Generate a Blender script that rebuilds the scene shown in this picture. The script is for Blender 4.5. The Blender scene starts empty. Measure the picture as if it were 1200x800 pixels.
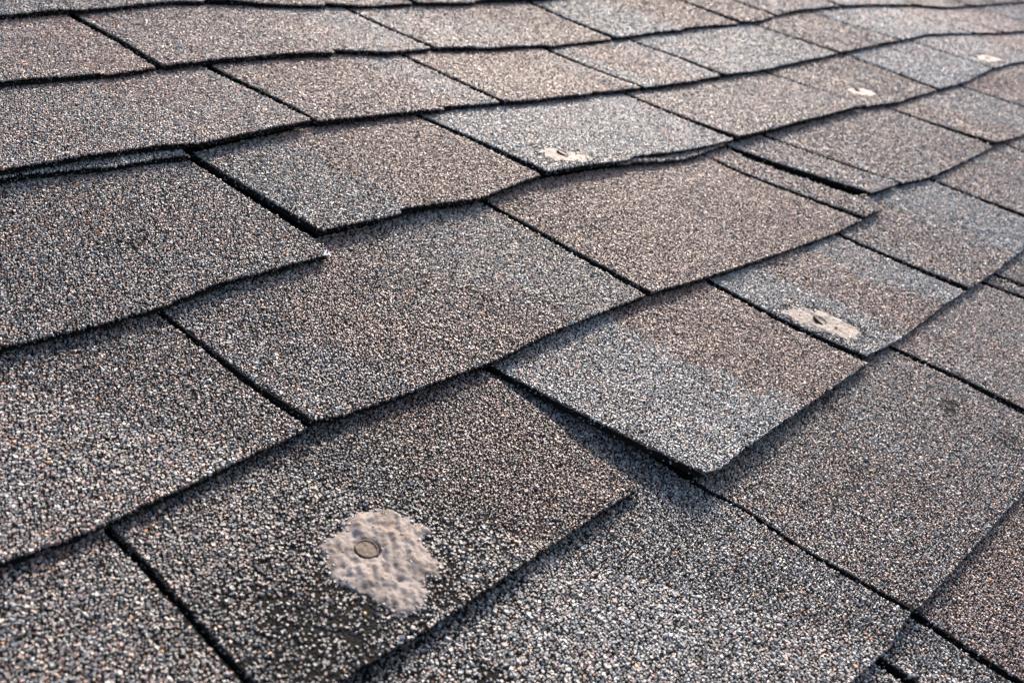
import bpy, math
import numpy as np
from mathutils import Matrix, Vector

# ------------------------------------------------------------------ camera, sky, sun, exposure
scene = bpy.context.scene
col = scene.collection
PITCH = math.radians(20.0)                    # slope of the roof
ROOF = Matrix.Translation((0, 0, 3.0)) @ Matrix.Rotation(PITCH, 4, 'X')   # roof frame: x along courses, y up the slope, z out of the roof

CAM_R = Matrix(((0.630863, 0.254445, -0.732987), (-0.729249, 0.51706, -0.448157), (0.264967, 0.817256, 0.511747)))
CAM_C = Vector((-0.36242, -0.46971, 0.37899))
CAM_F = 1315.8 / 1200.0                       # focal length in picture widths
cam_data = bpy.data.cameras.new('camera')
cam = bpy.data.objects.new('camera', cam_data)
col.objects.link(cam)
cam.matrix_world = ROOF @ (Matrix.Translation(CAM_C) @ CAM_R.to_4x4())
cam_data.sensor_fit = 'HORIZONTAL'
cam_data.sensor_width = 36.0
cam_data.lens = 36.0 * CAM_F
cam_data.clip_start = 0.01
cam_data.clip_end = 500.0
cam_data.dof.use_dof = True
cam_data.dof.focus_distance = 0.72
cam_data.dof.aperture_fstop = 14.0
scene.camera = cam

SUN_ROOF = Vector((0.84, 0.54, 0.0)).normalized() * math.cos(math.radians(27)) + Vector((0, 0, math.sin(math.radians(27))))
SUN_DIR = (ROOF.to_3x3() @ SUN_ROOF).normalized()       # towards the sun
sun_el = math.asin(SUN_DIR.z)
sun_data = bpy.data.lights.new('sun', 'SUN')
sun_data.energy = 2.0
sun_data.angle = math.radians(8.0)
sun_data.color = (1.0, 0.88, 0.77)
sun = bpy.data.objects.new('sun', sun_data)
col.objects.link(sun)
sun.rotation_euler = SUN_DIR.to_track_quat('Z', 'Y').to_euler()
sun.location = (0, 0, 8)

world = bpy.data.worlds.new('World')
scene.world = world
world.use_nodes = True
wn = world.node_tree
bg = wn.nodes['Background']
sky = wn.nodes.new('ShaderNodeTexSky')
sky.sky_type = 'NISHITA'
sky.sun_disc = False
sky.dust_density = 5.0
sky.ozone_density = 0.6
sky.sun_elevation = sun_el
sky.sun_rotation = math.atan2(SUN_DIR.x, SUN_DIR.y)
wn.links.new(sky.outputs[0], bg.inputs[0])
bg.inputs[1].default_value = 0.15

vs = scene.view_settings
vs.view_transform = 'Standard'
vs.look = 'None'
vs.gamma = 1.0
vs.use_curve_mapping = False
vs.exposure = 2.12

# ------------------------------------------------------------------ measured layout, metres on the roof: [along the course, down the slope]
EDGE = {
    -3: [[0.1333, -0.4189], [0.1916, -0.4247], [0.2044, -0.4211], [0.2433, -0.4256], [0.3164, -0.4374], [0.3845, -0.4366], [0.4146, -0.4289], [0.5045, -0.4272], [0.5015, -0.4195], [0.5539, -0.4203], [0.6544, -0.4297], [0.7563, -0.4225], [0.7689, -0.4296], [0.9013, -0.4187]],
    -2: [[0.0603, -0.285], [0.1031, -0.2844], [0.1419, -0.2855], [0.1444, -0.2811], [0.1988, -0.2853], [0.2549, -0.2875], [0.3331, -0.2895], [0.3956, -0.2915], [0.3926, -0.2821], [0.4574, -0.2793], [0.5393, -0.2878], [0.629, -0.2876], [0.7337, -0.2874], [0.7404, -0.2806], [0.8765, -0.2851], [0.9865, -0.2866], [1.0478, -0.2878], [1.0456, -0.2819], [1.1972, -0.2786], [1.2691, -0.2773], [1.3266, -0.2863], [1.3982, -0.2903], [1.5656, -0.2843], [1.6958, -0.2836], [1.894, -0.2844], [2.0483, -0.277], [2.2015, -0.2744], [2.3906, -0.2613], [2.5089, -0.2401]],
    -1: [[-0.0119, -0.1522], [0.0476, -0.1505], [0.1067, -0.1478], [0.1305, -0.1402], [0.1872, -0.1431], [0.2471, -0.1458], [0.2954, -0.1439], [0.3959, -0.1433], [0.3956, -0.1376], [0.4822, -0.1413], [0.6325, -0.142], [0.6459, -0.1472], [0.7338, -0.142], [0.8534, -0.1392], [0.8661, -0.142], [0.924, -0.1438], [1.0415, -0.1386], [1.114, -0.1438], [1.2683, -0.1452], [1.4021, -0.1425], [1.4232, -0.1446], [1.5035, -0.1417], [1.6574, -0.1488], [1.8701, -0.1409], [2.1867, -0.1338]],
    0: [[-0.0976, 0.0058], [-0.0524, 0.0092], [0.0022, 0.0107], [0.0399, 0.005], [0.1302, 0.0094], [0.1386, -0.0123], [0.215, -0.0122], [0.2148, -0.0073], [0.292, 0.0007], [0.3834, -0.0101], [0.5141, -0.0063], [0.5268, -0.0101], [0.6108, -0.0032], [0.7127, -0.0029], [0.8514, -0.0047], [1.0569, -0.004], [1.1551, 0.003], [1.3097, 0.0009], [1.4218, 0.0031], [1.5842, -0.009], [1.7875, -0.0152]],
    1: [[-0.1731, 0.1447], [-0.1342, 0.1468], [-0.1185, 0.146], [-0.0719, 0.1436], [-0.0154, 0.1404], [0.0074, 0.1381], [0.0258, 0.1421], [0.0902, 0.1466], [0.1496, 0.1499], [0.201, 0.1473], [0.3279, 0.1481], [0.3753, 0.1521], [0.5116, 0.1574], [0.6455, 0.1614], [0.7131, 0.1607], [0.7538, 0.1606], [0.7652, 0.1358], [0.8417, 0.1394], [0.9337, 0.1486], [1.1518, 0.1428], [1.2845, 0.1446]],
    2: [[-0.0924, 0.2806], [-0.0287, 0.2819], [0.0393, 0.2795], [0.1333, 0.2781], [0.1673, 0.2917], [0.1821, 0.295], [0.2246, 0.2913], [0.3169, 0.2878], [0.4421, 0.2851], [0.5063, 0.2877], [0.633, 0.2848], [0.6796, 0.2857], [0.7696, 0.2864], [0.8562, 0.2844]],
    3: [[0.1061, 0.4306], [0.1444, 0.4333], [0.1801, 0.4302], [0.1947, 0.4317], [0.2537, 0.4325], [0.384, 0.4338]],
}
SLOT = {
    -3: [[[0.6537, -0.459], [0.6553, -0.435]]],
    -2: [[[0.2034, -0.4168], [0.2054, -0.3535], [0.1986, -0.2874]], [[0.5408, -0.4175], [0.5394, -0.2905]], [[0.8726, -0.4227], [0.8799, -0.2875]], [[1.1881, -0.3764], [1.2013, -0.2811]], [[1.3158, -0.3553], [1.3266, -0.2863]], [[1.5591, -0.3207], [1.5665, -0.2882]], [[1.9243, -0.3155], [1.9056, -0.289]], [[2.2165, -0.3107], [2.222, -0.2819]]],
    -1: [[[0.2505, -0.2756], [0.2508, -0.2012], [0.2482, -0.1471]], [[0.4902, -0.2747], [0.4822, -0.1413]], [[0.7373, -0.2782], [0.7339, -0.204], [0.7368, -0.144]], [[0.9239, -0.2765], [0.9311, -0.2078], [0.9243, -0.1466]], [[1.2501, -0.271], [1.2727, -0.1474]], [[1.4648, -0.2712], [1.5035, -0.1417]], [[1.8107, -0.2786], [1.8701, -0.1409]], [[1.9976, -0.2771], [2.0391, -0.1572]], [[2.2844, -0.26], [2.3046, -0.171]]],
    0: [[[0.1275, -0.133], [0.1305, -0.0896], [0.1338, -0.0455], [0.1366, -0.0098]], [[0.3673, -0.1321], [0.3759, -0.0716], [0.3847, -0.0112]], [[0.7081, -0.134], [0.7102, -0.0672], [0.7151, -0.0044]], [[1.0428, -0.1352], [1.0607, -0.0058]], [[1.3076, -0.1352], [1.3142, -0.0009]], [[1.5554, -0.1322], [1.5842, -0.009]], [[1.8607, -0.1412], [1.8906, -0.0457]]],
    1: [[[0.0012, 0.0139], [0.0026, 0.048], [0.0028, 0.0955], [0.0052, 0.1385]], [[0.3078, 0.0033], [0.3155, 0.0455], [0.329, 0.1473]], [[0.6595, 0.018], [0.7117, 0.1584]], [[0.7101, 0.0064], [0.7674, 0.1348]], [[0.7999, 0.0036], [0.8466, 0.1372]], [[1.1321, 0.0052], [1.1556, 0.1415]], [[1.4135, 0.0105], [1.4384, 0.0946]]],
    2: [[[-0.1217, 0.1495], [-0.1228, 0.1887], [-0.126, 0.224], [-0.1291, 0.2568]], [[0.1433, 0.1593], [0.1424, 0.2069], [0.135, 0.2398], [0.1333, 0.2781]], [[0.153, 0.1566], [0.1578, 0.2155], [0.1666, 0.2903]], [[0.4166, 0.1576], [0.4268, 0.2218], [0.4411, 0.2833]], [[0.6543, 0.1647], [0.6671, 0.2266], [0.6796, 0.2857]], [[0.9309, 0.1497], [0.9494, 0.2534]]],
    3: [[[0.1778, 0.2988], [0.1821, 0.3221], [0.1787, 0.3675], [0.183, 0.4291]], [[0.5019, 0.2896], [0.5102, 0.3433], [0.5073, 0.3978]], [[0.7316, 0.2883], [0.7401, 0.323]], [[0.7654, 0.2878], [0.7705, 0.3129]]],
    4: [[[0.1369, 0.433], [0.1368, 0.4556]], [[0.1918, 0.4343], [0.1893, 0.4702], [0.1889, 0.4928]]],
}
PATCH = {
    'big': [[-0.0163, 0.2023], [-0.0058, 0.2077], [0.0005, 0.2126], [0.0042, 0.2189], [0.0016, 0.2265], [0.0054, 0.2352], [0.0009, 0.2383], [-0.0052, 0.2357], [-0.0082, 0.2471], [-0.0109, 0.2555], [-0.018, 0.2634], [-0.0237, 0.2608], [-0.0281, 0.2605], [-0.0288, 0.2669], [-0.0341, 0.2686], [-0.0386, 0.2708], [-0.0457, 0.271], [-0.0531, 0.2695], [-0.0541, 0.2649], [-0.0548, 0.2577], [-0.0547, 0.2484], [-0.0573, 0.2466], [-0.0604, 0.2417], [-0.0606, 0.2361], [-0.06, 0.2283], [-0.0553, 0.2205], [-0.0513, 0.2147], [-0.0522, 0.2083], [-0.0427, 0.2074], [-0.0322, 0.207], [-0.0273, 0.2028]],
    'two': [[0.436, 0.2118], [0.4517, 0.21], [0.4703, 0.2144], [0.4749, 0.2229], [0.483, 0.2263], [0.4879, 0.2363], [0.4877, 0.2496], [0.4888, 0.262], [0.4803, 0.27], [0.4557, 0.2688], [0.453, 0.2599], [0.4488, 0.2516], [0.4411, 0.2418], [0.4378, 0.229]],
    'three': [[0.424, -0.0491], [0.4417, -0.0501], [0.4488, -0.0486], [0.454, -0.0392], [0.4641, -0.0305], [0.4717, -0.0239], [0.4677, -0.0136], [0.4496, -0.01], [0.4416, -0.015], [0.4268, -0.0154], [0.42, -0.0201], [0.4161, -0.0272], [0.4163, -0.0365]],
    'four': [[1.12, -0.0592], [1.1605, -0.0518], [1.1617, -0.0364], [1.1533, -0.0208], [1.1212, -0.0207], [1.1064, -0.0332], [1.1047, -0.0454]],
    'five': [[1.6354, -0.0607], [1.6854, -0.0575], [1.7054, -0.0325], [1.6867, -0.0202], [1.6252, -0.0261], [1.6211, -0.0447]],
}
NAIL = {'big': [-0.0333, 0.2262], 'two': [0.4625, 0.2358], 'three': [0.443, -0.0335], 'four': [1.1325, -0.0441], 'five': [1.6595, -0.0425]}
SPOTS = [[0.4468, 0.3595], [-0.044, 0.3155], [0.1391, 0.1668], [0.1299, 0.0125], [-0.0645, 0.2428], [0.1346, 0.2165]]
SAG = [-0.0, -0.0, -0.13, -0.87, -0.86, -0.24, -1.28, -1.11, -0.46, -0.14, -0.04, -0.02, -0.05, -0.11, -0.15, -0.12, 0.0, -0.01, -0.36, -2.78, -2.96, -1.17, -4.24, -3.67, -1.76, -0.86, -0.25, -0.13, -0.36, -0.82, -1.12, -0.91, 0.0, 0.02, -0.17, -3.17, -3.86, -2.11, -6.42, -5.74, -3.6, -2.51, -0.74, -0.25, -1.08, -2.72, -3.74, -3.12, -0.0, -0.01, 0.4, 0.45, 0.37, -0.39, -3.83, -4.22, -3.9, -3.37, -0.83, 0.2, -1.35, -4.16, -5.69, -4.82, -0.02, -0.38, -1.43, 0.52, 4.62, 3.7, 0.92, -0.81, -1.82, -2.0, -0.16, 1.18, -0.48, -3.01, -3.97, -3.37, -0.04, -0.88, -4.65, -5.08, 1.6, 2.75, 0.43, -0.15, -0.14, -0.6, 0.2, 1.35, 0.27, -1.06, -1.29, -1.06, -0.04, -0.74, -3.55, -4.81, -2.98, -3.53, -4.66, -2.38, -0.45, -0.31, 0.08, 0.67, 0.25, -0.18, -0.2, -0.15, -0.02, -0.2, -0.31, -0.09, -2.48, -4.73, -4.84, -2.45, -0.64, -0.22, -0.01, 0.16, 0.07, -0.01, -0.02, -0.01, -0.0, 0.03, 0.6, 1.15, -0.72, -1.94, -1.74, -0.87, -0.25, -0.07, -0.01, 0.02, 0.01, -0.0, -0.0, -0.0, 0.0, 0.02, 0.23, 0.38, -0.17, -0.41, -0.27, -0.13, -0.04, -0.01, -0.0, 0.0, 0.0, 0.0, -0.0, -0.0]   # millimetres
EXPO = 0.143            # exposed height of a course
STEP = 0.0053           # rise of a lower edge over the course below
THICK = 0.0041          # thickness of a shingle
rng = np.random.default_rng(7)

# ------------------------------------------------------------------ smooth noise helpers
def hash01(ix, iy, seed):
    h = (ix.astype(np.int64) * 374761393 + iy.astype(np.int64) * 668265263 + seed * 974711) & 0xffffffff
    h = ((h ^ (h >> 13)) * 1274126177) & 0xffffffff
    return ((h ^ (h >> 16)) & 0xffffff) / float(0xffffff)

def noise(x, y, seed=0):
    x = np.asarray(x, float); y = np.asarray(y, float)
    ix = np.floor(x); iy = np.floor(y); fx = x - ix; fy = y - iy
    fx = fx * fx * (3 - 2 * fx); fy = fy * fy * (3 - 2 * fy)
    a = hash01(ix, iy, seed); b = hash01(ix + 1, iy, seed); c = hash01(ix, iy + 1, seed); d = hash01(ix + 1, iy + 1, seed)
    return (a * (1 - fx) + b * fx) * (1 - fy) + (c * (1 - fx) + d * fx) * fy      # 0..1

def fbm(x, y, seed=0, n=3):
    r = 0; w = 0
    for i in range(n):
        r = r + noise(x * 2 ** i, y * 2 ** i, seed + i * 17) * 0.5 ** i; w += 0.5 ** i
    return r / w

SAG_U, SAG_V = [m.ravel() for m in np.meshgrid(np.arange(-.6, 2.6, .2), np.arange(-.7, .71, .143))]
SAG_C = np.array(SAG) / 1000.0
def sag(u, v):
    """the roof is not flat: the decking sags and swells by a centimetre or two"""
    sh = np.shape(u); u = np.ravel(u); v = np.ravel(v)
    r = np.exp(-((u[:, None] - SAG_U) ** 2 + (v[:, None] - SAG_V) ** 2) / (2 * .16 ** 2)) @ SAG_C
    r = r + .0030 * (fbm(u / .13, v / .16, 5, 2) - .5)
    return r.reshape(sh)

def project(u, v, z):
    """roof point -> picture (0..1, 0..1 from the top), distance: only used to choose how finely a piece is modelled"""
    P = np.stack([u, -v, z], -1) - np.array(CAM_C)
    q = P @ np.array(CAM_R)
    d = -q[..., 2]
    dd = np.where(d > .05, d, np.nan)
    return .5 + CAM_F * q[..., 0] / dd, .5 - 1.5 * CAM_F * q[..., 1] / dd, d

# ------------------------------------------------------------------ materials
def new_mat(name):
    m = bpy.data.materials.new(name); m.use_nodes = True
    nt = m.node_tree
    return m, nt, nt.nodes['Principled BSDF']

def nd(nt, typ, **kw):
    n = nt.nodes.new(typ)
    for k, v in kw.items():
        setattr(n, k, v)
    return n

def ramp(nt, stops):
    r = nt.nodes.new('ShaderNodeValToRGB')
    while len(r.color_ramp.elements) < len(stops):
        r.color_ramp.elements.new(0.5)
    for el, (p, c) in zip(r.color_ramp.elements, stops):
        el.position = p; el.color = (*c, 1)
    return r

# mineral granules: each carries its own stone colour
m_gran, nt, b = new_mat('mineral_granules')
at = nd(nt, 'ShaderNodeAttribute', attribute_name='stone_colour')
nt.links.new(at.outputs['Color'], b.inputs['Base Color'])
b.inputs['Roughness'].default_value = 0.60
b.inputs['Specular IOR Level'].default_value = 0.45

# the asphalt sheet; where no single granules are modelled its face is granulated by the material
m_asph, nt, b = new_mat('asphalt_sheet')
tc = nd(nt, 'ShaderNodeTexCoord')
vo = nd(nt, 'ShaderNodeTexVoronoi'); vo.inputs['Scale'].default_value = 560
nt.links.new(tc.outputs['Object'], vo.inputs['Vector'])
sep = nd(nt, 'ShaderNodeSeparateColor'); nt.links.new(vo.outputs['Color'], sep.inputs[0])
rp = ramp(nt, [(0, (.008, .008, .009)), (.3, (.022, .021, .021)), (.5, (.060, .055, .053)), (.75, (.105, .092, .085)), (1, (.17, .17, .175))])
nt.links.new(sep.outputs[0], rp.inputs[0])
at = nd(nt, 'ShaderNodeAttribute', attribute_name='mineral')
n2 = nd(nt, 'ShaderNodeTexNoise'); n2.inputs['Scale'].default_value = 900
nt.links.new(tc.outputs['Object'], n2.inputs['Vector'])
rp2 = ramp(nt, [(.3, (.003, .003, .003)), (.62, (.006, .0057, .0054)), (.8, (.02, .018, .016))])
nt.links.new(n2.outputs[0], rp2.inputs[0])
mx = nd(nt, 'ShaderNodeMix', data_type='RGBA')
nt.links.new(at.outputs['Fac'], mx.inputs[0]); nt.links.new(rp2.outputs[0], mx.inputs[6]); nt.links.new(rp.outputs[0], mx.inputs[7])
nt.links.new(mx.outputs[2], b.inputs['Base Color'])
b.inputs['Roughness'].default_value = .85
b.inputs['Specular IOR Level'].default_value = .04
bp = nd(nt, 'ShaderNodeBump'); bp.inputs['Strength'].default_value = .9; bp.inputs['Distance'].default_value = .0012
ml = nd(nt, 'ShaderNodeMath', operation='MULTIPLY'); ml.inputs[1].default_value = -1.0
nt.links.new(vo.outputs['Distance'], ml.inputs[0])
ad = nd(nt, 'ShaderNodeMath', operation='ADD'); nt.links.new(ml.outputs[0], ad.inputs[0]); nt.links.new(n2.outputs[0], ad.inputs[1])
nt.links.new(ad.outputs[0], bp.inputs['Height']); nt.links.new(bp.outputs[0], b.inputs['Normal'])

m_felt, nt, b = new_mat('black_roofing_felt')
tc = nd(nt, 'ShaderNodeTexCoord'); n2 = nd(nt, 'ShaderNodeTexNoise'); n2.inputs['Scale'].default_value = 60
nt.links.new(tc.outputs['Object'], n2.inputs['Vector'])
rp = ramp(nt, [(.3, (.012, .012, .012)), (.7, (.03, .029, .028))]); nt.links.new(n2.outputs[0], rp.inputs[0])
nt.links.new(rp.outputs[0], b.inputs['Base Color']); b.inputs['Roughness'].default_value = .85

m_seal, nt, b = new_mat('weathered_sealant')
tc = nd(nt, 'ShaderNodeTexCoord')
n1 = nd(nt, 'ShaderNodeTexNoise'); n1.inputs['Scale'].default_value = 70; n1.inputs['Detail'].default_value = 6
n2 = nd(nt, 'ShaderNodeTexNoise'); n2.inputs['Scale'].default_value = 420; n2.inputs['Detail'].default_value = 5
for n in (n1, n2): nt.links.new(tc.outputs['Object'], n.inputs['Vector'])
rp = ramp(nt, [(.3, (.066, .053, .047)), (.5, (.096, .081, .075)), (.7, (.132, .115, .109))]); nt.links.new(n1.outputs[0], rp.inputs[0])
rp2 = ramp(nt, [(.33, (.35, .31, .28)), (.46, (1, 1, 1))]); nt.links.new(n2.outputs[0], rp2.inputs[0])
mx = nd(nt, 'ShaderNodeMix', data_type='RGBA', blend_type='MULTIPLY'); mx.inputs[0].default_value = .8
nt.links.new(rp.outputs[0], mx.inputs[6]); nt.links.new(rp2.outputs[0], mx.inputs[7])
# hairline cracks in the dried skin
vo = nd(nt, 'ShaderNodeTexVoronoi', feature='DISTANCE_TO_EDGE'); vo.inputs['Scale'].default_value = 55
dn = nd(nt, 'ShaderNodeTexNoise'); dn.inputs['Scale'].default_value = 160; nt.links.new(tc.outputs['Object'], dn.inputs['Vector'])
va = nd(nt, 'ShaderNodeVectorMath', operation='MULTIPLY_ADD'); va.inputs[1].default_value = (.012, .012, .012)
nt.links.new(dn.outputs['Color'], va.inputs[0]); nt.links.new(tc.outputs['Object'], va.inputs[2]); nt.links.new(va.outputs[0], vo.inputs['Vector'])
rc = ramp(nt, [(.012, (1, 1, 1)), (.03, (0, 0, 0))]); nt.links.new(vo.outputs['Distance'], rc.inputs[0])
n3 = nd(nt, 'ShaderNodeTexNoise'); n3.inputs['Scale'].default_value = 28; nt.links.new(tc.outputs['Object'], n3.inputs['Vector'])
rm = ramp(nt, [(.52, (0, 0, 0)), (.58, (1, 1, 1))]); nt.links.new(n3.outputs[0], rm.inputs[0])
mm = nd(nt, 'ShaderNodeMath', operation='MULTIPLY'); nt.links.new(rc.outputs[0], mm.inputs[0]); nt.links.new(rm.outputs[0], mm.inputs[1])
mc = nd(nt, 'ShaderNodeMix', data_type='RGBA'); mc.inputs[7].default_value = (.12, .08, .06, 1)
nt.links.new(mm.outputs[0], mc.inputs[0]); nt.links.new(mx.outputs[2], mc.inputs[6])
nt.links.new(mc.outputs[2], b.inputs['Base Color'])
b.inputs['Roughness'].default_value = .75
b.inputs['Specular IOR Level'].default_value = .2
bp = nd(nt, 'ShaderNodeBump'); bp.inputs['Strength'].default_value = .5; bp.inputs['Distance'].default_value = .001
nt.links.new(n2.outputs[0], bp.inputs['Height']); nt.links.new(bp.outputs[0], b.inputs['Normal'])

def plain(name, lo, hi, scale, rough, metal=0):
    m, nt, b = new_mat(name)
    tc = nd(nt, 'ShaderNodeTexCoord'); n = nd(nt, 'ShaderNodeTexNoise'); n.inputs['Scale'].default_value = scale; n.inputs['Detail'].default_value = 5
    nt.links.new(tc.outputs['Object'], n.inputs['Vector'])
    r = ramp(nt, [(.35, lo), (.65, hi)]); nt.links.new(n.outputs[0], r.inputs[0]); nt.links.new(r.outputs[0], b.inputs['Base Color'])
    bp = nd(nt, 'ShaderNodeBump'); bp.inputs['Strength'].default_value = .4; bp.inputs['Distance'].default_value = .0006
    nt.links.new(n.outputs[0], bp.inputs['Height']); nt.links.new(bp.outputs[0], b.inputs['Normal'])
    b.inputs['Roughness'].default_value = rough; b.inputs['Specular IOR Level'].default_value = .15; b.inputs['Metallic'].default_value = metal
    return m
m_nail = plain('dusty_nail_head', (.030, .021, .015), (.085, .062, .048), 420, .75)
m_rust = plain('rusty_nail_rim', (.02, .013, .009), (.07, .04, .025), 500, .7)
m_fibre = plain('frayed_glass_fibre', (.45, .43, .42), (.75, .73, .72), 600, .6)

# ------------------------------------------------------------------ mesh helpers
def mesh_obj(name, verts, loops, starts, mats, parent, attrs=(), mat_index=None, smooth=False):
    me = bpy.data.meshes.new(name)
    verts = np.ascontiguousarray(verts, np.float32)
    me.vertices.add(len(verts)); me.vertices.foreach_set('co', verts.ravel())
    me.loops.add(len(loops)); me.loops.foreach_set('vertex_index', np.ascontiguousarray(loops, np.int32))
    me.polygons.add(len(starts)); me.polygons.foreach_set('loop_start', np.ascontiguousarray(starts, np.int32))
    if mat_index is not None: me.polygons.foreach_set('material_index', np.ascontiguousarray(mat_index, np.int32))
    me.update(calc_edges=True)
    me.polygons.foreach_set('use_smooth', np.full(len(starts), smooth, bool))
    for an, typ, data in attrs:
        a = me.attributes.new(an, typ, 'POINT')
        a.data.foreach_set('color' if typ == 'FLOAT_COLOR' else 'value', np.ascontiguousarray(data, np.float32).ravel())
    for m in mats: me.materials.append(m)
    me.validate()
    o = bpy.data.objects.new(name, me); col.objects.link(o)
    o.parent = parent
    return o

def inside(poly, x, y):
    r = np.zeros(np.shape(x), bool); n = len(poly)
    for i in range(n):
        x1, y1 = poly[i]; x2, y2 = poly[(i + 1) % n]
        if y1 == y2: continue
        c = ((y1 > y) != (y2 > y)) & (x < (x2 - x1) * (y - y1) / (y2 - y1) + x1)
        r ^= c
    return r

def poly_dist(poly, x, y):
    d = np.full(np.shape(x), 9.0); n = len(poly)
    for i in range(n):
        a = np.array(poly[i]); b_ = np.array(poly[(i + 1) % n]); ab = b_ - a; L = ab @ ab + 1e-12
        t = np.clip(((x - a[0]) * ab[0] + (y - a[1]) * ab[1]) / L, 0, 1)
        d = np.minimum(d, np.hypot(x - a[0] - t * ab[0], y - a[1] - t * ab[1]))
    return d

# ------------------------------------------------------------------ the roof and its tabs
roof = bpy.data.objects.new('shingle_roof', None)
col.objects.link(roof)
roof.matrix_world = ROOF
roof['label'] = 'weathered sloping roof covered in overlapping grey and brown asphalt shingles'
roof['category'] = 'roof'
roof['kind'] = 'thing'

U0, U1 = -1.15, 3.15
COURSES = range(-6, 8)

# roofing deck: a slab under everything
du = np.linspace(U0 - .02, U1 + .02, 90); dv = np.linspace(-6 * EXPO - .28, 7 * EXPO + .01, 50)
DU, DV = np.meshgrid(du, dv); Z = sag(DU, DV) - .013
nv = DU.size
V = np.concatenate([np.stack([DU, -DV, Z], -1).reshape(-1, 3), np.stack([DU, -DV, Z - .03], -1).reshape(-1, 3)])
W_, H_ = len(du), len(dv)
idx = np.arange(nv).reshape(H_, W_)
q = np.stack([idx[:-1, :-1], idx[1:, :-1], idx[1:, 1:], idx[:-1, 1:]], -1).reshape(-1, 4)
ring = np.concatenate([idx[0, :-1], idx[:-1, -1], idx[-1, :0:-1], idx[:0:-1, 0]])
rn = np.roll(ring, -1)
F = np.concatenate([q, q[:, ::-1] + nv, np.stack([ring, rn, rn + nv, ring + nv], -1)])
mesh_obj('roof_deck', V, F.ravel(), np.arange(0, F.size, 4), [m_felt], roof)

class Tab: pass

def make_tabs():
    tabs = []
    r = np.random.default_rng(21)
    for c in COURSES:
        slots = [np.array(s) for s in SLOT.get(c, [])]
        vb = c * EXPO
        pairs = []                                   # (left slot, right slot)
        if not slots:
            slots = [np.array([[.15 + (c % 2) * .16, vb - .1], [.15 + (c % 2) * .16, vb]])]
        # carry the course on beyond what was measured
        first, last = slots[0], slots[-1]
        left = []; u = first[:, 0].mean()
        while u > U0 + .1:
            u -= r.uniform(.27, .335); left.append(np.array([[u, vb - .1], [u + r.uniform(-.003, .003), vb]]))
        right = []; u = last[:, 0].mean()
        while u < U1 - .1:
            u += r.uniform(.27, .335); right.append(np.array([[u, vb - .1], [u + r.uniform(-.003, .003), vb]]))
        allS = left[::-1] + slots + right; k0 = len(left)
        for i in range(len(allS) - 1):
            j = i + 1 - k0                           # 0 = tab left of the first measured slot
            if c == 2 and j == 2: continue           # open gap beside the slid shingle
            t = Tab(); t.c = c; t.j = j if c in SLOT else 90 + i
            t.L = allS[i]; t.R = allS[i + 1]
            um_ = allS[i][:, 0].mean(); wide = .0014 if um_ > .8 else (.0009 if um_ > .36 or c < 0 else 0)
            t.gl = r.uniform(.0026, .0034) + wide; t.gr = r.uniform(.0026, .0034) + wide
            t.lift = r.uniform(.0003, .0014); t.bow = r.uniform(-.0005, .0014); t.tilt = r.uniform(-.0020, -.0004); t.curl = r.uniform(0, .0016, 2) * np.array([1.2, .5])
            t.pw = 2.0; t.tap = None; t.voff = 0.0; t.zoff = 0.0; t.seed = int(r.integers(1, 10000))
            tabs.append(t)
    return tabs
tabs = make_tabs()
TAB = {(t.c, t.j): t for t in tabs}
def tune(k, **kw):
    for a, v in kw.items(): setattr(TAB[k], a, v)
tune((2, 3), lift=.0056, tilt=-.0085, gl=.0004, curl=np.array([.001, .000]), pw=.9, voff=.0055)     # the shingle that has slid and stands proud
tune((2, 1), lift=.0014, gr=.0002)
tune((0, 0), lift=.0020, gr=.0038); tune((0, 1), gl=.0040, lift=.0026)
tune((1, 3), lift=.0022, gr=.004); tune((1, 4), gl=.0040, lift=.002)
tune((0, 4), gr=.0042); tune((0, 5), gl=.0042)
tune((-1, 2), gr=.0042); tune((-1, 3), gl=.0042)
tune((1, 0), lift=.0018); tune((1, 1), lift=.0020); tune((3, 0), gr=.0016); tune((3, 1), gl=.0016); tune((1, 0), gr=.0018); tune((1, 1), gl=.0016); tune((2, 0), gr=.0018); tune((2, 1), gl=.0016); tune((0, 0), gr=.0030); tune((0, 1), gl=.0032)
tune((4, 1), gl=.004, lift=.003)

# strips of the layer beneath that peek out under two lower edges
for (c, j, x0, x1, voff) in ((-1, 50, -.10, .122, .0085), (0, 51, .500, .70, .0070)):
    t = Tab(); t.c = c; t.j = j
    t.L = np.array([[x0, c * EXPO - .1], [x0, c * EXPO]]); t.R = np.array([[x1, c * EXPO - .1], [x1, c * EXPO]])
    t.tap = (x0, x1 if c == 0 else x1 + 1); t.gl = t.gr = .0005; t.lift = .0003; t.bow = t.tilt = 0; t.curl = np.zeros(2); t.pw = 2.0; t.vis = True; t.voff = voff; t.zoff = -.0002; t.seed = 400 + j
    tabs.append(t); TAB[(c, j)] = t
tune((-1, 0), lift=.0058, curl=np.zeros(2)); tune((0, 2), lift=.0044, curl=np.zeros(2)); tune((0, 3), lift=.0046, curl=np.array([.001, 0]))
def edge_v(c, u):
    if c in EDGE:
        e = np.array(EDGE[c]); o = np.argsort(e[:, 0]); e = e[o]
        v = np.interp(u, e[:, 0], e[:, 1])
        # settle on the nominal line beyond what was measured
        lo, hi = e[0, 0], e[-1, 0]
        w = np.clip(np.maximum(lo - u, u - hi) / .15, 0, 1)
        return v * (1 - w) + c * EXPO * w
    return c * EXPO + .004 * (noise(u / .31, np.full(np.shape(u), c * 3.7), 31) - .5)

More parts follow.
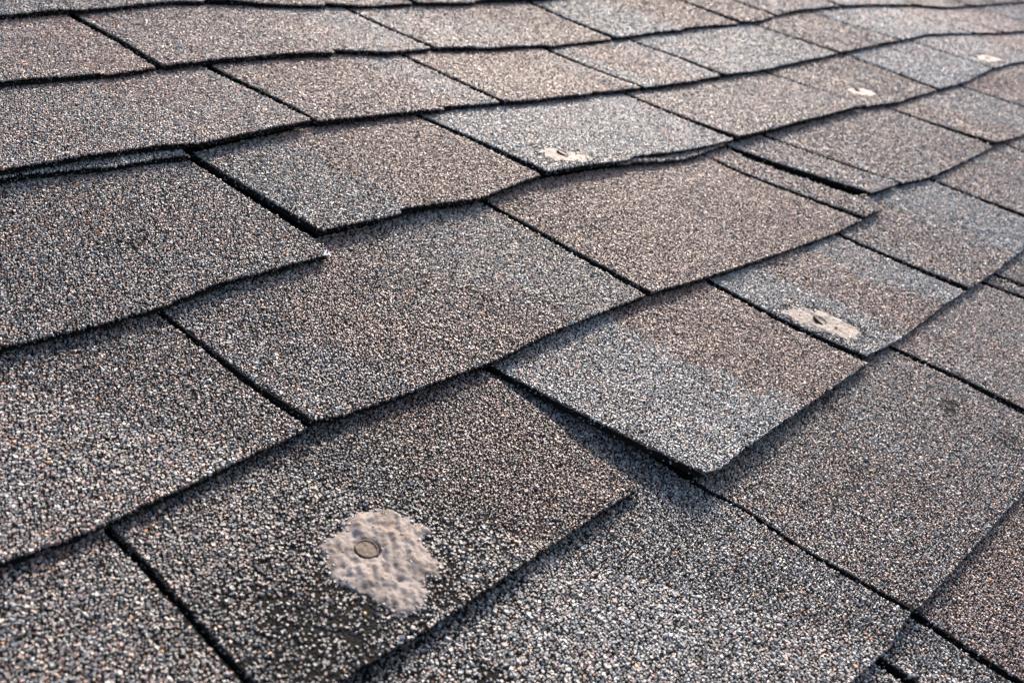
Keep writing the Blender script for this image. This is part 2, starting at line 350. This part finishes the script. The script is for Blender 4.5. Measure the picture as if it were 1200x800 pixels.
def slot_u(S, v):
    u = np.interp(v, S[:, 1], S[:, 0])
    a = (S[-1, 0] - S[0, 0]) / max(S[-1, 1] - S[0, 1], .02)
    a = np.clip(a, -.6, .6)
    u = np.where(v < S[0, 1], S[0, 0] + np.clip(a, -.1, .1) * (v - S[0, 1]), u)
    u = np.where(v > S[-1, 1], S[-1, 0] + a * (v - S[-1, 1]), u)
    return u

def tab_uv(t, a, s):
    """a: 0..1 across the tab, s: metres up from its lower edge"""
    vn = t.c * EXPO - s
    wl = np.where(s > EXPO + .012, .0004, t.gl); wr = np.where(s > EXPO + .012, .0004, t.gr)
    uL = slot_u(t.L, vn) + wl; uR = slot_u(t.R, vn) - wr
    mid = .5 * (uL + uR)
    uR = np.maximum(uR, mid + .004); uL = np.minimum(uL, mid - .004)
    uu = uL + (uR - uL) * a
    ub = np.clip(uu, slot_u(t.L, np.array(t.c * EXPO)) + .0015, slot_u(t.R, np.array(t.c * EXPO)) - .0015)
    vo_ = t.voff
    if t.tap: vo_ = t.voff * np.clip(np.minimum((uu - t.tap[0] - (.10 if t.c < 0 else 0)) / .06, (t.tap[1] - uu) / .10), 0, 1) + (.0015 * (noise(uu / .02, uu * 0, 7) - .5))
    return uu, edge_v(t.c, ub) + vo_ - s

def tab_z(t, a, s, u, v):
    """top face of the tab"""
    near = np.clip(1 - s / EXPO, 0, 1.02)
    lift = t.lift + t.bow * 4 * a * (1 - a) + t.tilt * (a - .5)
    lift = lift + t.curl[0] * np.exp(-(a / .16) ** 2) + t.curl[1] * np.exp(-((1 - a) / .16) ** 2)
    lift = lift + .0014 * (noise(u / .045, np.full(np.shape(u), t.seed), 3) - .4)
    lift = np.maximum(lift, .0003)
    return sag(u, v) + STEP * (1 - s / EXPO) + THICK + lift * near ** t.pw + t.zoff

# stone colours of each tab: (across, brown share, lightness) from left to right; far right tabs also hold painted-in glare
ZONE = {
 (-3, 0): [(0, .6, .6)], (-3, 1): [(0, .5, .65)],
 (-2, 0): [(0, .55, .55), (.78, .85, .62)], (-2, 1): [(0, .65, .58), (.70, .25, .72)], (-2, 2): [(0, .45, .6), (.55, .85, .55)],
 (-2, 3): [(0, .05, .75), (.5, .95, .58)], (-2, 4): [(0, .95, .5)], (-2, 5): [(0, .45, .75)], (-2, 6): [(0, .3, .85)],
 (-1, 0): [(0, .45, .52), (.6, .6, .56)], (-1, 1): [(0, .85, .55), (.72, .3, .62)], (-1, 2): [(0, 1., .5), (.84, .6, .58)],
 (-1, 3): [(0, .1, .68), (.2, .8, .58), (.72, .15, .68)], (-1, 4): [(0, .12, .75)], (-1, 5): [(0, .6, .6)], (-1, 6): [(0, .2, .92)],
 (-1, 7): [(0, .6, .92)], (-1, 8): [(0, .6, .92)], (-1, 9): [(0, .3, .95)],  # light grey and pinkish tabs, paled further: glare put into the stone colour
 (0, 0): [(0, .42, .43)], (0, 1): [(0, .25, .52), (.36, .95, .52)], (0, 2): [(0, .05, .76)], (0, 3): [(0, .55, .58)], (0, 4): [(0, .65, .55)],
 (0, 5): [(0, .05, .88)], (0, 6): [(0, .25, .92)], (0, 7): [(0, .7, .85)],  # lightness raised above the stones' own tone to paint in the glare
 (1, 0): [(0, .40, .36)], (1, 1): [(0, .25, .46), (.22, .75, .45), (.66, .35, .52)], (1, 2): [(0, 1., .5), (.75, .85, .54)], (1, 3): [(0, .6, .55)],
 (1, 4): [(0, .3, .66)], (1, 5): [(0, .55, .58)], (1, 6): [(0, .75, .57), (.42, .2, .7)], (1, 7): [(0, .75, .68)],
 (2, 0): [(0, .45, .28)], (2, 1): [(0, .42, .14), (.42, .2, .21), (.60, .85, .31)], (2, 3): [(0, .03, .68), (.52, 1., .48)],
 (2, 4): [(0, .02, .74), (.34, .8, .56), (.74, .08, .70)], (2, 5): [(0, .55, .58), (.5, .1, .72)], (2, 6): [(0, .5, .62)],
 (3, 0): [(0, .14, .44)], (3, 1): [(0, .45, .44)], (3, 2): [(0, .55, .55)], (3, 3): [(0, .5, .55)], (3, 4): [(0, .4, .55)],
 (4, 0): [(0, .3, .4)], (4, 1): [(0, .2, .48)], (4, 2): [(0, .8, .48)],
}
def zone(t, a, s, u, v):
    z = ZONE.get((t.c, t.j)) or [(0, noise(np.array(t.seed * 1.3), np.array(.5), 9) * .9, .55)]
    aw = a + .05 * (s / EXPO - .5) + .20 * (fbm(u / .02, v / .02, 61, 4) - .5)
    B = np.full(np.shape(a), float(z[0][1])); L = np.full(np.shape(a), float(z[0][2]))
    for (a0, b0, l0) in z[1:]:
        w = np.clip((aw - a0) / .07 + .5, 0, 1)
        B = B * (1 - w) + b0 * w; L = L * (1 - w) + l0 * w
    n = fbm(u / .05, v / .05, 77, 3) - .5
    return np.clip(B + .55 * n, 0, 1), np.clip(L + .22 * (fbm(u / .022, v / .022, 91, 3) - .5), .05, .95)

def stone_colours(B, L, r):
    """one stone colour per granule (linear reflectance)"""
    n = len(B)
    x = r.random(n); x2 = r.random(n)
    dark = np.clip(.37 - .46 * L, .04, .6)                               # share of near-black stones
    brown = x2 < (.07 + .90 * B)
    val = (.105 + .150 * r.random(n) ** 1.8) * (.40 + 1.12 * L)
    c = np.empty((n, 3))
    g = r.random(n)[:, None]
    blue = np.array([.93, .99, 1.03]) * (1 - g) + np.array([1.04, 1.0, .95]) * g
    tan = np.array([1.34, .94, .80]) * (1 - g) + np.array([1.18, .95, .90]) * g
    c[:] = blue
    c[brown] = tan[brown]
    c *= val[:, None]
    deep = brown & (r.random(n) < .35)
    c[deep] *= np.array([.82, .66, .56])
    bright = r.random(n) < .006 + .02 * L
    c[bright] *= 1.4
    d = x < dark
    c[d] = np.array([.020, .020, .022]) * (.5 + 2.2 * r.random((d.sum(), 1)))
    rust = r.random(n) < .006
    c[rust] = np.array([.34, .17, .08]) * (.7 + .5 * r.random((rust.sum(), 1)))
    return np.clip(c, .004, .75)

# spots where the granules have worn off or dirt has collected: u, v, radius, loss, darkening
BALD = [(*SPOTS[0], .0065, .95, .5), (SPOTS[0][0] + .012, SPOTS[0][1] - .006, .0055, 1.3, .5), (*SPOTS[1], .010, .8, .5), (SPOTS[1][0] - .02, SPOTS[1][1] - .012, .007, .5, .4),
        (SPOTS[4][0] - .01, SPOTS[4][1] + .02, .030, .45, .5), (SPOTS[4][0] - .035, SPOTS[4][1] + .012, .03, .35, .5), (SPOTS[4][0] - .02, SPOTS[4][1] - .02, .02, .3, .4),
        (-.02, .262, .03, .35, .5), (.018, .245, .025, .3, .45), (-.085, .235, .03, .3, .45), (-.03, .195, .025, .2, .35), (-.10, .27, .035, .35, .5),
        (.30, .345, .012, .35, .3), (.36, .30, .010, .3, .3), (.05, .05, .012, .3, .25), (.20, .10, .014, .25, .25), (.02, -.06, .014, .25, .3), (.45, .41, .02, .3, .3)]
PATCH_TAB = {'big': (2, 1), 'two': (2, 4), 'three': (0, 2), 'four': (0, 4), 'five': (0, 6)}

tri_total = 0
SP_BASE = .00162
def add_granules(t, base):
    global tri_total
    r = np.random.default_rng(t.seed + 5)
    # size of the tab
    aa = np.linspace(0, 1, 5); ss = np.linspace(0, EXPO, 4); A, S = np.meshgrid(aa, ss)
    u, v = tab_uv(t, A, S); z = tab_z(t, A, S, u, v)
    px, py, d = project(u, v, z)
    ok = (px > -.06) & (px < 1.06) & (py > -.06) & (py < 1.06)
    if not ok.any():
        # a tab straddling the frame may have only its middle in view
        return None
    width = float((u[0, -1] - u[0, 0]))
    dist = float(np.nanmin(np.where(ok, d, np.nan)))
    sp = SP_BASE * (1.0 if dist < .8 else 1.0 + min((dist - .8) / 1.0, 1) * .80)
    nu = int(width / sp); smax = .285 if (t.c, t.j) == (3, 0) else EXPO + .042
    ns = int(smax / (sp * .9))
    I, J = np.meshgrid(np.arange(nu), np.arange(ns))
    a = (I + .5 * (J % 2) + r.uniform(-.36, .36, I.shape)) / nu
    s = (J + r.uniform(-.36, .36, I.shape)) * sp * .9 + .0003
    a = a.ravel(); s = s.ravel()
    mg = .45 * sp / width
    k = (a > mg) & (a < 1 - mg) & (s > -.0004)
    a, s = a[k], s[k]
    u, v = tab_uv(t, a, s)
    k = v > (edge_v(t.c - 1, u) if not t.tap else edge_v(t.c, u)) - .006                 # down to just under the course above
    if (t.c, t.j) == (3, 0): k |= (u > .120) & (v > .14)     # bared where the loose shingle has slid away
    a, s, u, v = a[k], s[k], u[k], v[k]
    px, py, d = project(u, v, np.zeros_like(u))
    k = (px > -.03) & (px < 1.03) & (py > -.03) & (py < 1.03)
    a, s, u, v, d, px, py = [x[k] for x in (a, s, u, v, d, px, py)]
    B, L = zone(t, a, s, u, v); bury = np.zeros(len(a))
    # wear: worn spots, worn lower edges
    keep = r.random(len(a)) > .035 + .10 * np.clip(fbm(u / .012, v / .012, 13, 2) - .62, 0, 1) * 4
    for (bu, bv, br, loss, dk) in BALD:
        g = np.exp(-((u - bu) ** 2 + (v - bv) ** 2) / br ** 2)
        keep &= r.random(len(a)) > (loss if br < .0145 else .8 * loss) * g * (.2 + 1.5 * fbm(u / .004, v / .004, 19, 2))
        L = L * (1 - dk * g)
    for nm, key in PATCH_TAB.items():
        if key == (t.c, t.j):
            P = PATCH[nm]
            i = inside(P, u, v); dd = poly_dist(P, u, v)
            stuck = i & (dd > .0004); keep &= ~(stuck & (r.random(len(a)) > .75 * np.exp(-(dd / .0036) ** 2) + .10 * (fbm(u / .005, v / .005, 23, 2) > .57)))
            bury = np.where(stuck, .0007, 0.0)
            g = np.exp(-(dd / .006) ** 2) * ~i
            keep &= r.random(len(a)) > .22 * g
            L = L * (1 - .6 * g)
    a, s, u, v, d, B, L, px, py, bury = [x[keep] for x in (a, s, u, v, d, B, L, px, py, bury)]
    n = len(a)
    if n == 0: return None
    z = tab_z(t, a, s, u, v) + bury
    rad = sp * np.clip(.60 * np.exp(r.normal(0, .24, n)), .34, 1.05)
    hgt = rad * r.uniform(.55, 1.15, n)
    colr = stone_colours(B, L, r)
    infr = (px > -.02) & (px < 1.02) & (py > -.02) & (py < 1.02)
    lod = np.where((d < .54) & infr, 0, np.where((d < .58) & infr, 1, np.where((d < 1.12) & infr, 2, 3)))
    VV = []; LL = []; CC = []; SS = []; off = 0; lo = 0
    for lv, (K, capped) in enumerate(((4, True), (4, True), (3, True), (3, True))):
        m = np.where(lod == lv)[0]; N = len(m)
        if N == 0: continue
        th0 = r.uniform(0, 2 * np.pi, N)
        ang = th0[:, None] + (np.arange(K) + r.uniform(-.33, .33, (N, K))) * 2 * np.pi / K
        rr = rad[m][:, None] * r.uniform(.78, 1.18, (N, K))
        el = r.uniform(1.0, 1.75, N) ** .5; eo = r.uniform(0, np.pi, N)
        def place(x, y, zz):
            X = x * np.cos(eo)[:, None] * el[:, None] - y * np.sin(eo)[:, None] / el[:, None]
            Y = x * np.sin(eo)[:, None] * el[:, None] + y * np.cos(eo)[:, None] / el[:, None]
            return np.stack([u[m][:, None] + X, -v[m][:, None] + Y, z[m][:, None] + zz], -1)
        low = place(rr * np.cos(ang), rr * np.sin(ang), -.00035 - 0 * rr)
        hh = hgt[m][:, None]
        if capped:
            sc = r.uniform(.50, .84, (N, 1)) * r.uniform(.8, 1.15, (N, K))
            x = rr * sc * np.cos(ang + .25); y = rr * sc * np.sin(ang + .25)
            tx = r.normal(0, .19, (N, 1)); ty = r.normal(0, .19, (N, 1))
            top = place(x, y, hh + x * tx + y * ty)
            P = np.concatenate([low, top], 1)                         # N,2K,3
            i = np.arange(K); jn = (i + 1) % K
            face = np.concatenate([np.stack([i, jn, jn + K, i + K], -1).ravel(), np.arange(K, 2 * K)])
            st = np.concatenate([np.arange(K) * 4, [4 * K]])
            tri_total += N * (2 * K + K - 2)
        else:
            top = place(r.uniform(-.35, .35, (N, 1)) * rad[m][:, None], r.uniform(-.35, .35, (N, 1)) * rad[m][:, None], hh * .62)
            P = np.concatenate([low, top], 1)
            i = np.arange(K); jn = (i + 1) % K
            face = np.stack([i, jn, np.full(K, K)], -1).ravel()
            st = np.arange(K) * 3
            tri_total += N * K
        nvp = P.shape[1]
        VV.append(P.reshape(-1, 3))
        LL.append((face[None, :] + (np.arange(N) * nvp + off)[:, None]).ravel())
        SS.append((st[None, :] + (np.arange(N) * len(face) + lo)[:, None]).ravel())
        CC.append(np.repeat(np.concatenate([colr[m], np.ones((N, 1))], 1), nvp, axis=0))
        off += N * nvp; lo += N * len(face)
    # stray granules clinging to the cut faces
    near_ = float(np.min(d)) < 1.1
    nE = int(width / sp * (.9 if near_ else .3)); nS = int(EXPO / sp * (.5 if near_ else .15))
    ea = np.concatenate([r.random(nE), np.zeros(nS), np.ones(nS)]); es = np.concatenate([np.zeros(nE), r.uniform(0, EXPO, 2 * nS)])
    eu, ev = tab_uv(t, ea, es)
    ex, ey, ed_ = project(eu, ev, np.zeros_like(eu))
    kk = (ex > -.03) & (ex < 1.03) & (ey > -.03) & (ey < 1.03)
    ea, es, eu, ev = ea[kk], es[kk], eu[kk], ev[kk]
    if len(ea):
        N = len(ea)
        ez = tab_z(t, ea, es, eu, ev) - THICK * r.random(N) ** 1.6
        dirn = np.where((es == 0)[:, None], [[0., -1.]], np.where((ea == 0)[:, None], [[-1., 0.]], [[1., 0.]]))
        cen = np.stack([eu, -ev, ez], -1); cen[:, :2] += dirn * .0002
        erad = sp * r.uniform(.28, .62, N)
        tet = np.array([[.9, .3, -.6], [-.7, .7, -.5], [-.2, -.95, -.4], [.1, .05, .9]])
        P = cen[:, None, :] + erad[:, None, None] * (tet[None] * r.uniform(.6, 1.3, (N, 4, 1)))
        VV.append(P.reshape(-1, 3))
        face = np.array([0, 1, 3, 1, 2, 3, 2, 0, 3, 0, 2, 1])
        LL.append((face[None] + (np.arange(N) * 4 + off)[:, None]).ravel()); SS.append((np.array([0, 3, 6, 9])[None] + (np.arange(N) * 12 + lo)[:, None]).ravel())
        eB, eL = zone(t, ea, es, eu, ev)
        ec = stone_colours(eB, eL * .4, r) * .75
        CC.append(np.repeat(np.concatenate([ec, np.ones((N, 1))], 1), 4, axis=0))
        off += N * 4; lo += N * 12; tri_total += N * 4
    o = mesh_obj('granules', np.concatenate(VV), np.concatenate(LL), np.concatenate(SS), [m_gran], base, [('stone_colour', 'FLOAT_COLOR', np.concatenate(CC))])
    o['kind'] = 'stuff'
    return o

def add_tab(t):
    aa = np.array([0, 1.]); u, v = tab_uv(t, aa, np.zeros(2))
    width = u[1] - u[0]
    px, py, d = project(u, v, np.zeros(2))
    A, S = np.meshgrid(np.linspace(0, 1, 5), np.linspace(0, EXPO, 4)); uu, vv = tab_uv(t, A, S)
    px, py, d = project(uu, vv, np.zeros(uu.shape))
    vis = bool(((px > -.06) & (px < 1.06) & (py > -.06) & (py < 1.06)).any())
    t.vis = vis
    dist = float(np.nanmin(np.where(np.isfinite(px), d, np.nan))) if np.isfinite(px).any() else 9
    fine = .003 if vis and dist < .75 else (.0055 if vis else .03)
    nu = max(4, int(width / fine)); 
    head = EXPO * (1.97 if not t.tap else .9)
    sv = np.concatenate([[0, .003, .007] if vis else [0], np.linspace(.014, EXPO, 11 if vis else 5), np.linspace(EXPO, head, 4)[1:]]) if not t.tap else np.linspace(0, head, 12)
    a = np.linspace(0, 1, nu + 1)
    A, S = np.meshgrid(a, sv)
    u, v = tab_uv(t, A, S)
    z = tab_z(t, A, S, u, v)
    # ragged cut edges
    e = np.exp(-S / .003)
    v = v + e * (.0026 * (fbm(u / .0045, np.full(u.shape, t.seed * .37), 41, 3) - .5) + .0030 * (fbm(u / .016, np.full(u.shape, t.seed * .57), 45, 2) - .5) - .0030 * np.clip(noise(u / .008, np.full(u.shape, t.seed * .81), 49) - .72, 0, 1) * 3)
    for side, w in ((0, np.exp(-A * width / .003)), (1, np.exp(-(1 - A) * width / .003))):
        u = u + w * .0026 * (fbm(S / .005 + 11 * side, np.full(u.shape, t.seed * .71), 43, 3) - .5)
    H, W = u.shape
    top = np.stack([u, -v, z], -1)
    # the lower half of the cut face is set back a little, as where two plies meet
    back = e * .0009 * (1 + 1.5 * fbm(u / .02, np.full(u.shape, t.seed * .9), 47, 2))
    mid = np.stack([u, -v + back, z - THICK * .5], -1)
    bot = np.stack([u, -v + .3 * back, z - THICK], -1)
    n = H * W
    idx = np.arange(n).reshape(H, W)
    ring = np.concatenate([idx[0, :-1], idx[:-1, -1], idx[-1, :0:-1], idx[:0:-1, 0]])
    m = len(ring); rf = ring
    V = np.concatenate([top.reshape(-1, 3), bot.reshape(-1, 3), mid.reshape(-1, 3)[rf]])
    qd = np.stack([idx[:-1, :-1], idx[:-1, 1:], idx[1:, 1:], idx[1:, :-1]], -1).reshape(-1, 4)
    k = np.arange(m); kn = (k + 1) % m; M = 2 * n
    ci = np.unique(np.linspace(0, W - 1, 9).astype(int)); ri = np.unique(np.linspace(0, H - 1, 6).astype(int))
    cb = idx[np.ix_(ri, ci)] + n
    qb = np.stack([cb[:-1, :-1], cb[1:, :-1], cb[1:, 1:], cb[:-1, 1:]], -1).reshape(-1, 4)
    F = np.concatenate([qd, qb,
                        np.stack([ring[kn], ring[k], M + k, M + kn], -1),
                        np.stack([M + kn, M + k, ring[k] + n, ring[kn] + n], -1)])
    # how much of the face shows minerals through the material alone
    pxx, pyy, _ = project(u, v, z)
    cov = (pxx > -.03) & (pxx < 1.03) & (pyy > -.03) & (pyy < 1.03) 
    mineral = np.where(cov, 0., 1.).ravel()
    mineral = np.concatenate([mineral, np.zeros(n), np.zeros(m)])
    o = mesh_obj('shingle', V, F.ravel(), np.arange(0, F.size, 4), [m_asph], roof, [('mineral', 'FLOAT', mineral)])
    global tri_total
    tri_total += 2 * len(F)
    t.obj = o
    return o

for t in tabs:
    o = add_tab(t)
    if t.vis: add_granules(t, o)

# ------------------------------------------------------------------ dried sealant over popped nails
def surface(t, u, v):
    """height of the tab's face under a roof point"""
    s = edge_v(t.c, u) + t.voff - v
    vn = t.c * EXPO - s
    uL = slot_u(t.L, vn); uR = slot_u(t.R, vn)
    return tab_z(t, (u - uL) / (uR - uL), s, u, v)

def sealant(nm, cell, hump, nail_r, hole):
    t = TAB[PATCH_TAB[nm]]; P = PATCH[nm]; P_ = np.array(P)
    nu_, nv_ = NAIL[nm]
    x0, y0 = P_.min(0) - .004; x1, y1 = P_.max(0) + .004
    gx = np.arange(x0, x1, cell); gy = np.arange(y0, y1, cell)
    X, Y = np.meshgrid(gx, gy)
    X = X + (noise(X / cell * .9, Y / cell * .9, 3) - .5) * cell * .7; Y = Y + (noise(X / cell * .9, Y / cell * .9, 4) - .5) * cell * .7
    wx = X + .007 * (fbm(X / .003, Y / .003, 71, 4) - .5); wy = Y + .007 * (fbm(X / .003, Y / .003, 72, 4) - .5)
    ins = inside(P, wx, wy)
    dd = poly_dist(P, wx, wy) * np.where(ins, 1, -1)
    zt = surface(t, X, Y)
    rim = np.clip(dd / .007, 0, 1)
    lump = fbm(X / .011, Y / .016, 81, 4) - .5
    ridge = np.abs(fbm((X + .75 * Y) / .005, (Y - .6 * X) / .024, 83, 3) - .5)
    fine_ = fbm(X / .0028, Y / .0028, 85, 2) - .5
    pit = np.clip(fbm(X / .0045, Y / .0045, 87, 2) - .60, 0, 1)
    Z = zt + .0004 + hump * (rim * (2 - rim)) + hump * rim * (1.1 * lump + 3.4 * (ridge - .10) + 1.1 * fine_ - 1.4 * pit)
    rr = np.hypot(X - nu_, Y - nv_)
    th = np.arctan2(Y - nv_, X - nu_)
    Z = Z - hole * (.55 + .45 * np.sin(th * 1.0 + .6)) * np.exp(-((rr - nail_r * 1.05) / (nail_r * .12)) ** 2)
    Z = np.where(rr < nail_r * .98, np.minimum(Z, zt + .0006), Z)
    H, W = X.shape
    idx = np.arange(H * W).reshape(H, W)
    c4 = [idx[:-1, :-1], idx[1:, :-1], idx[1:, 1:], idx[:-1, 1:]]
    inn = dd.ravel() > 0
    F = np.stack(c4, -1).reshape(-1, 4)
    F = F[inn[F].sum(1) >= 3]
    used = np.unique(F); mp = -np.ones(H * W, int); mp[used] = np.arange(len(used)); F = mp[F]
    top = np.stack([X, -Y, Z], -1).reshape(-1, 3)[used]
    # skirt down to the shingle all round
    ed = np.concatenate([F[:, [0, 1]], F[:, [1, 2]], F[:, [2, 3]], F[:, [3, 0]]])
    key = ed[:, 0].astype(np.int64) * 1000003 + ed[:, 1]; rev = ed[:, 1].astype(np.int64) * 1000003 + ed[:, 0]
    bd = ed[~np.isin(key, rev)]
    low = top.copy(); low[:, 2] = zt.ravel()[used] - .0006
    n = len(top)
    bu = np.unique(bd); bm = -np.ones(n, int); bm[bu] = n + np.arange(len(bu))
    sk = np.stack([bd[:, 1], bd[:, 0], bm[bd[:, 0]], bm[bd[:, 1]]], -1)
    F = np.concatenate([F, sk])
    o = mesh_obj('sealant_patch', np.concatenate([top, low[bu]]), F.ravel(), np.arange(0, F.size, 4), [m_seal], t.obj, smooth=True)
    return o, t

def nail(nm, t, rad, up, tilt_x, tilt_y, label):
    nu_, nv_ = NAIL[nm]
    zt = float(surface(t, np.array([nu_]), np.array([nv_]))[0])
    K = 28
    prof = [(.0, up), (.45, up * 1.02), (.80, up), (.88, up + .0005), (.96, up + .0004), (1.0, up - .0006), (1.0, up - .0019), (.86, up - .0024), (.30, up - .0026), (.28, up - .010)]
    rj = 1 + .05 * (noise(np.arange(K) / 3.0, np.zeros(K), 55) - .5)
    V = [(0, 0, up)]
    for q_, zz in prof[1:]:
        for i in range(K):
            x = rad * q_ * rj[i] * math.cos(2 * math.pi * i / K); y = rad * q_ * rj[i] * math.sin(2 * math.pi * i / K)
            dz = .00035 * (fbm(np.array(x / .002), np.array(y / .006), 57, 2) - .5) if q_ < .9 and q_ > .29 and zz > up - .001 else 0
            V.append((x, y, zz + float(dz)))
    V = np.array(V)
    V[:, 2] += V[:, 0] * math.tan(tilt_x) + V[:, 1] * math.tan(tilt_y)
    V += np.array([nu_, -nv_, zt])
    loops = []; st = []; mi = []
    for i in range(K):
        st.append(len(loops)); loops += [0, 1 + i, 1 + (i + 1) % K]; mi.append(0)
    for k in range(len(prof) - 2):
        for i in range(K):
            a_ = 1 + k * K + i; b_ = 1 + k * K + (i + 1) % K
            st.append(len(loops)); loops += [a_, a_ + K, b_ + K, b_]; mi.append(0 if k < 3 else 1)
    o = mesh_obj('nail_head', V, np.array(loops), np.array(st), [m_nail, m_rust], t.obj, mat_index=np.array(mi), smooth=False)
    o['label'] = label
    return o

for nm, cell, hump, nr, hole, up, tx, ty in (('big', .0008, .0015, .0062, .0022, .0016, -.04, .05), ('two', .0011, .0009, .0058, .0022, .0014, -.30, .30),
                                       ('three', .0014, .0009, .0052, .0018, .0020, -.2, .1), ('four', .0024, .0008, .0055, .002, .0014, -.2, .2), ('five', .0030, .0008, .0050, .0012, .0012, 0, .1)):
    o, t = sealant(nm, cell, hump, nr, hole)
    lab = {'big': 'wide lumpy pinkish tan patch of dried sealant round a nail', 'two': 'long torn tan sealant patch beside a slot', 'three': 'small creased tan sealant patch at the lower edge',
           'four': 'pale oval sealant patch with a dark nail mark', 'five': 'pale far sealant patch near the picture edge'}[nm]
    o['label'] = lab
    nail(nm, t, nr, up, tx, ty, {'big': 'round dusty nail head with a dark rim', 'two': 'tilted nail head pushed up through the sealant', 'three': 'tan nail head standing out of the sealant',
                                 'four': 'dark nail head in a pale patch', 'five': 'sealed over nail head'}[nm])
    t.obj['label'] = {'big': 'dark worn shingle with a large sealant patch and bare nail', 'two': 'grey and brown shingle with a torn sealant patch', 'three': 'light grey shingle with a small creased sealant patch',
                      'four': 'brownish shingle with a pale oval sealant patch', 'five': 'light grey far shingle with a pale sealant patch'}[nm]
# frayed glass fibres at torn corners
def fibres(t, pu, pv, n, length, seed):
    r = np.random.default_rng(seed)
    zt = float(surface(t, np.array([pu]), np.array([pv]))[0])
    V = []; L_ = []; S_ = []
    for i in range(n):
        a0 = r.uniform(-.6, 1.4); ln = length * r.uniform(.5, 1.2); w = .00035 * r.uniform(.6, 1.5); up = r.uniform(.1, .6)
        d_ = np.array([math.cos(a0), math.sin(a0) * .8, up]); d_ /= np.linalg.norm(d_)
        sd = np.array([-d_[1], d_[0], 0]); sd /= np.linalg.norm(sd)
        p0 = np.array([pu, -pv, zt + .0006]) + np.array([r.normal(0, .0015), r.normal(0, .001), 0])
        k = len(V)
        for f, ww in ((0, 1.), (.5, .8), (1, .25)):
            c_ = p0 + d_ * ln * f + np.array([0, 0, -.3 * ln * f * f])
            V += [c_ + sd * w * ww, c_ - sd * w * ww, c_ + np.array([0, 0, w * ww * 1.2])]
        for q_ in (0, 3):
            for (x_, y_) in ((0, 1), (1, 2), (2, 0)):
                S_.append(len(L_)); L_ += [k + q_ + x_, k + q_ + y_, k + q_ + 3 + y_, k + q_ + 3 + x_]
    mesh_obj('frayed_fibre', np.array(V), np.array(L_), np.array(S_), [m_fibre], t.obj)
fibres(TAB[(0, 0)], SPOTS[3][0] - .003, SPOTS[3][1] - .002, 9, .0055, 3)
TAB[(2, 3)].obj['label'] = 'loose grey and brown shingle slid down and standing proud'
print('triangles', tri_total, 'tabs', len(tabs), 'with granules', sum(t.vis for t in tabs))
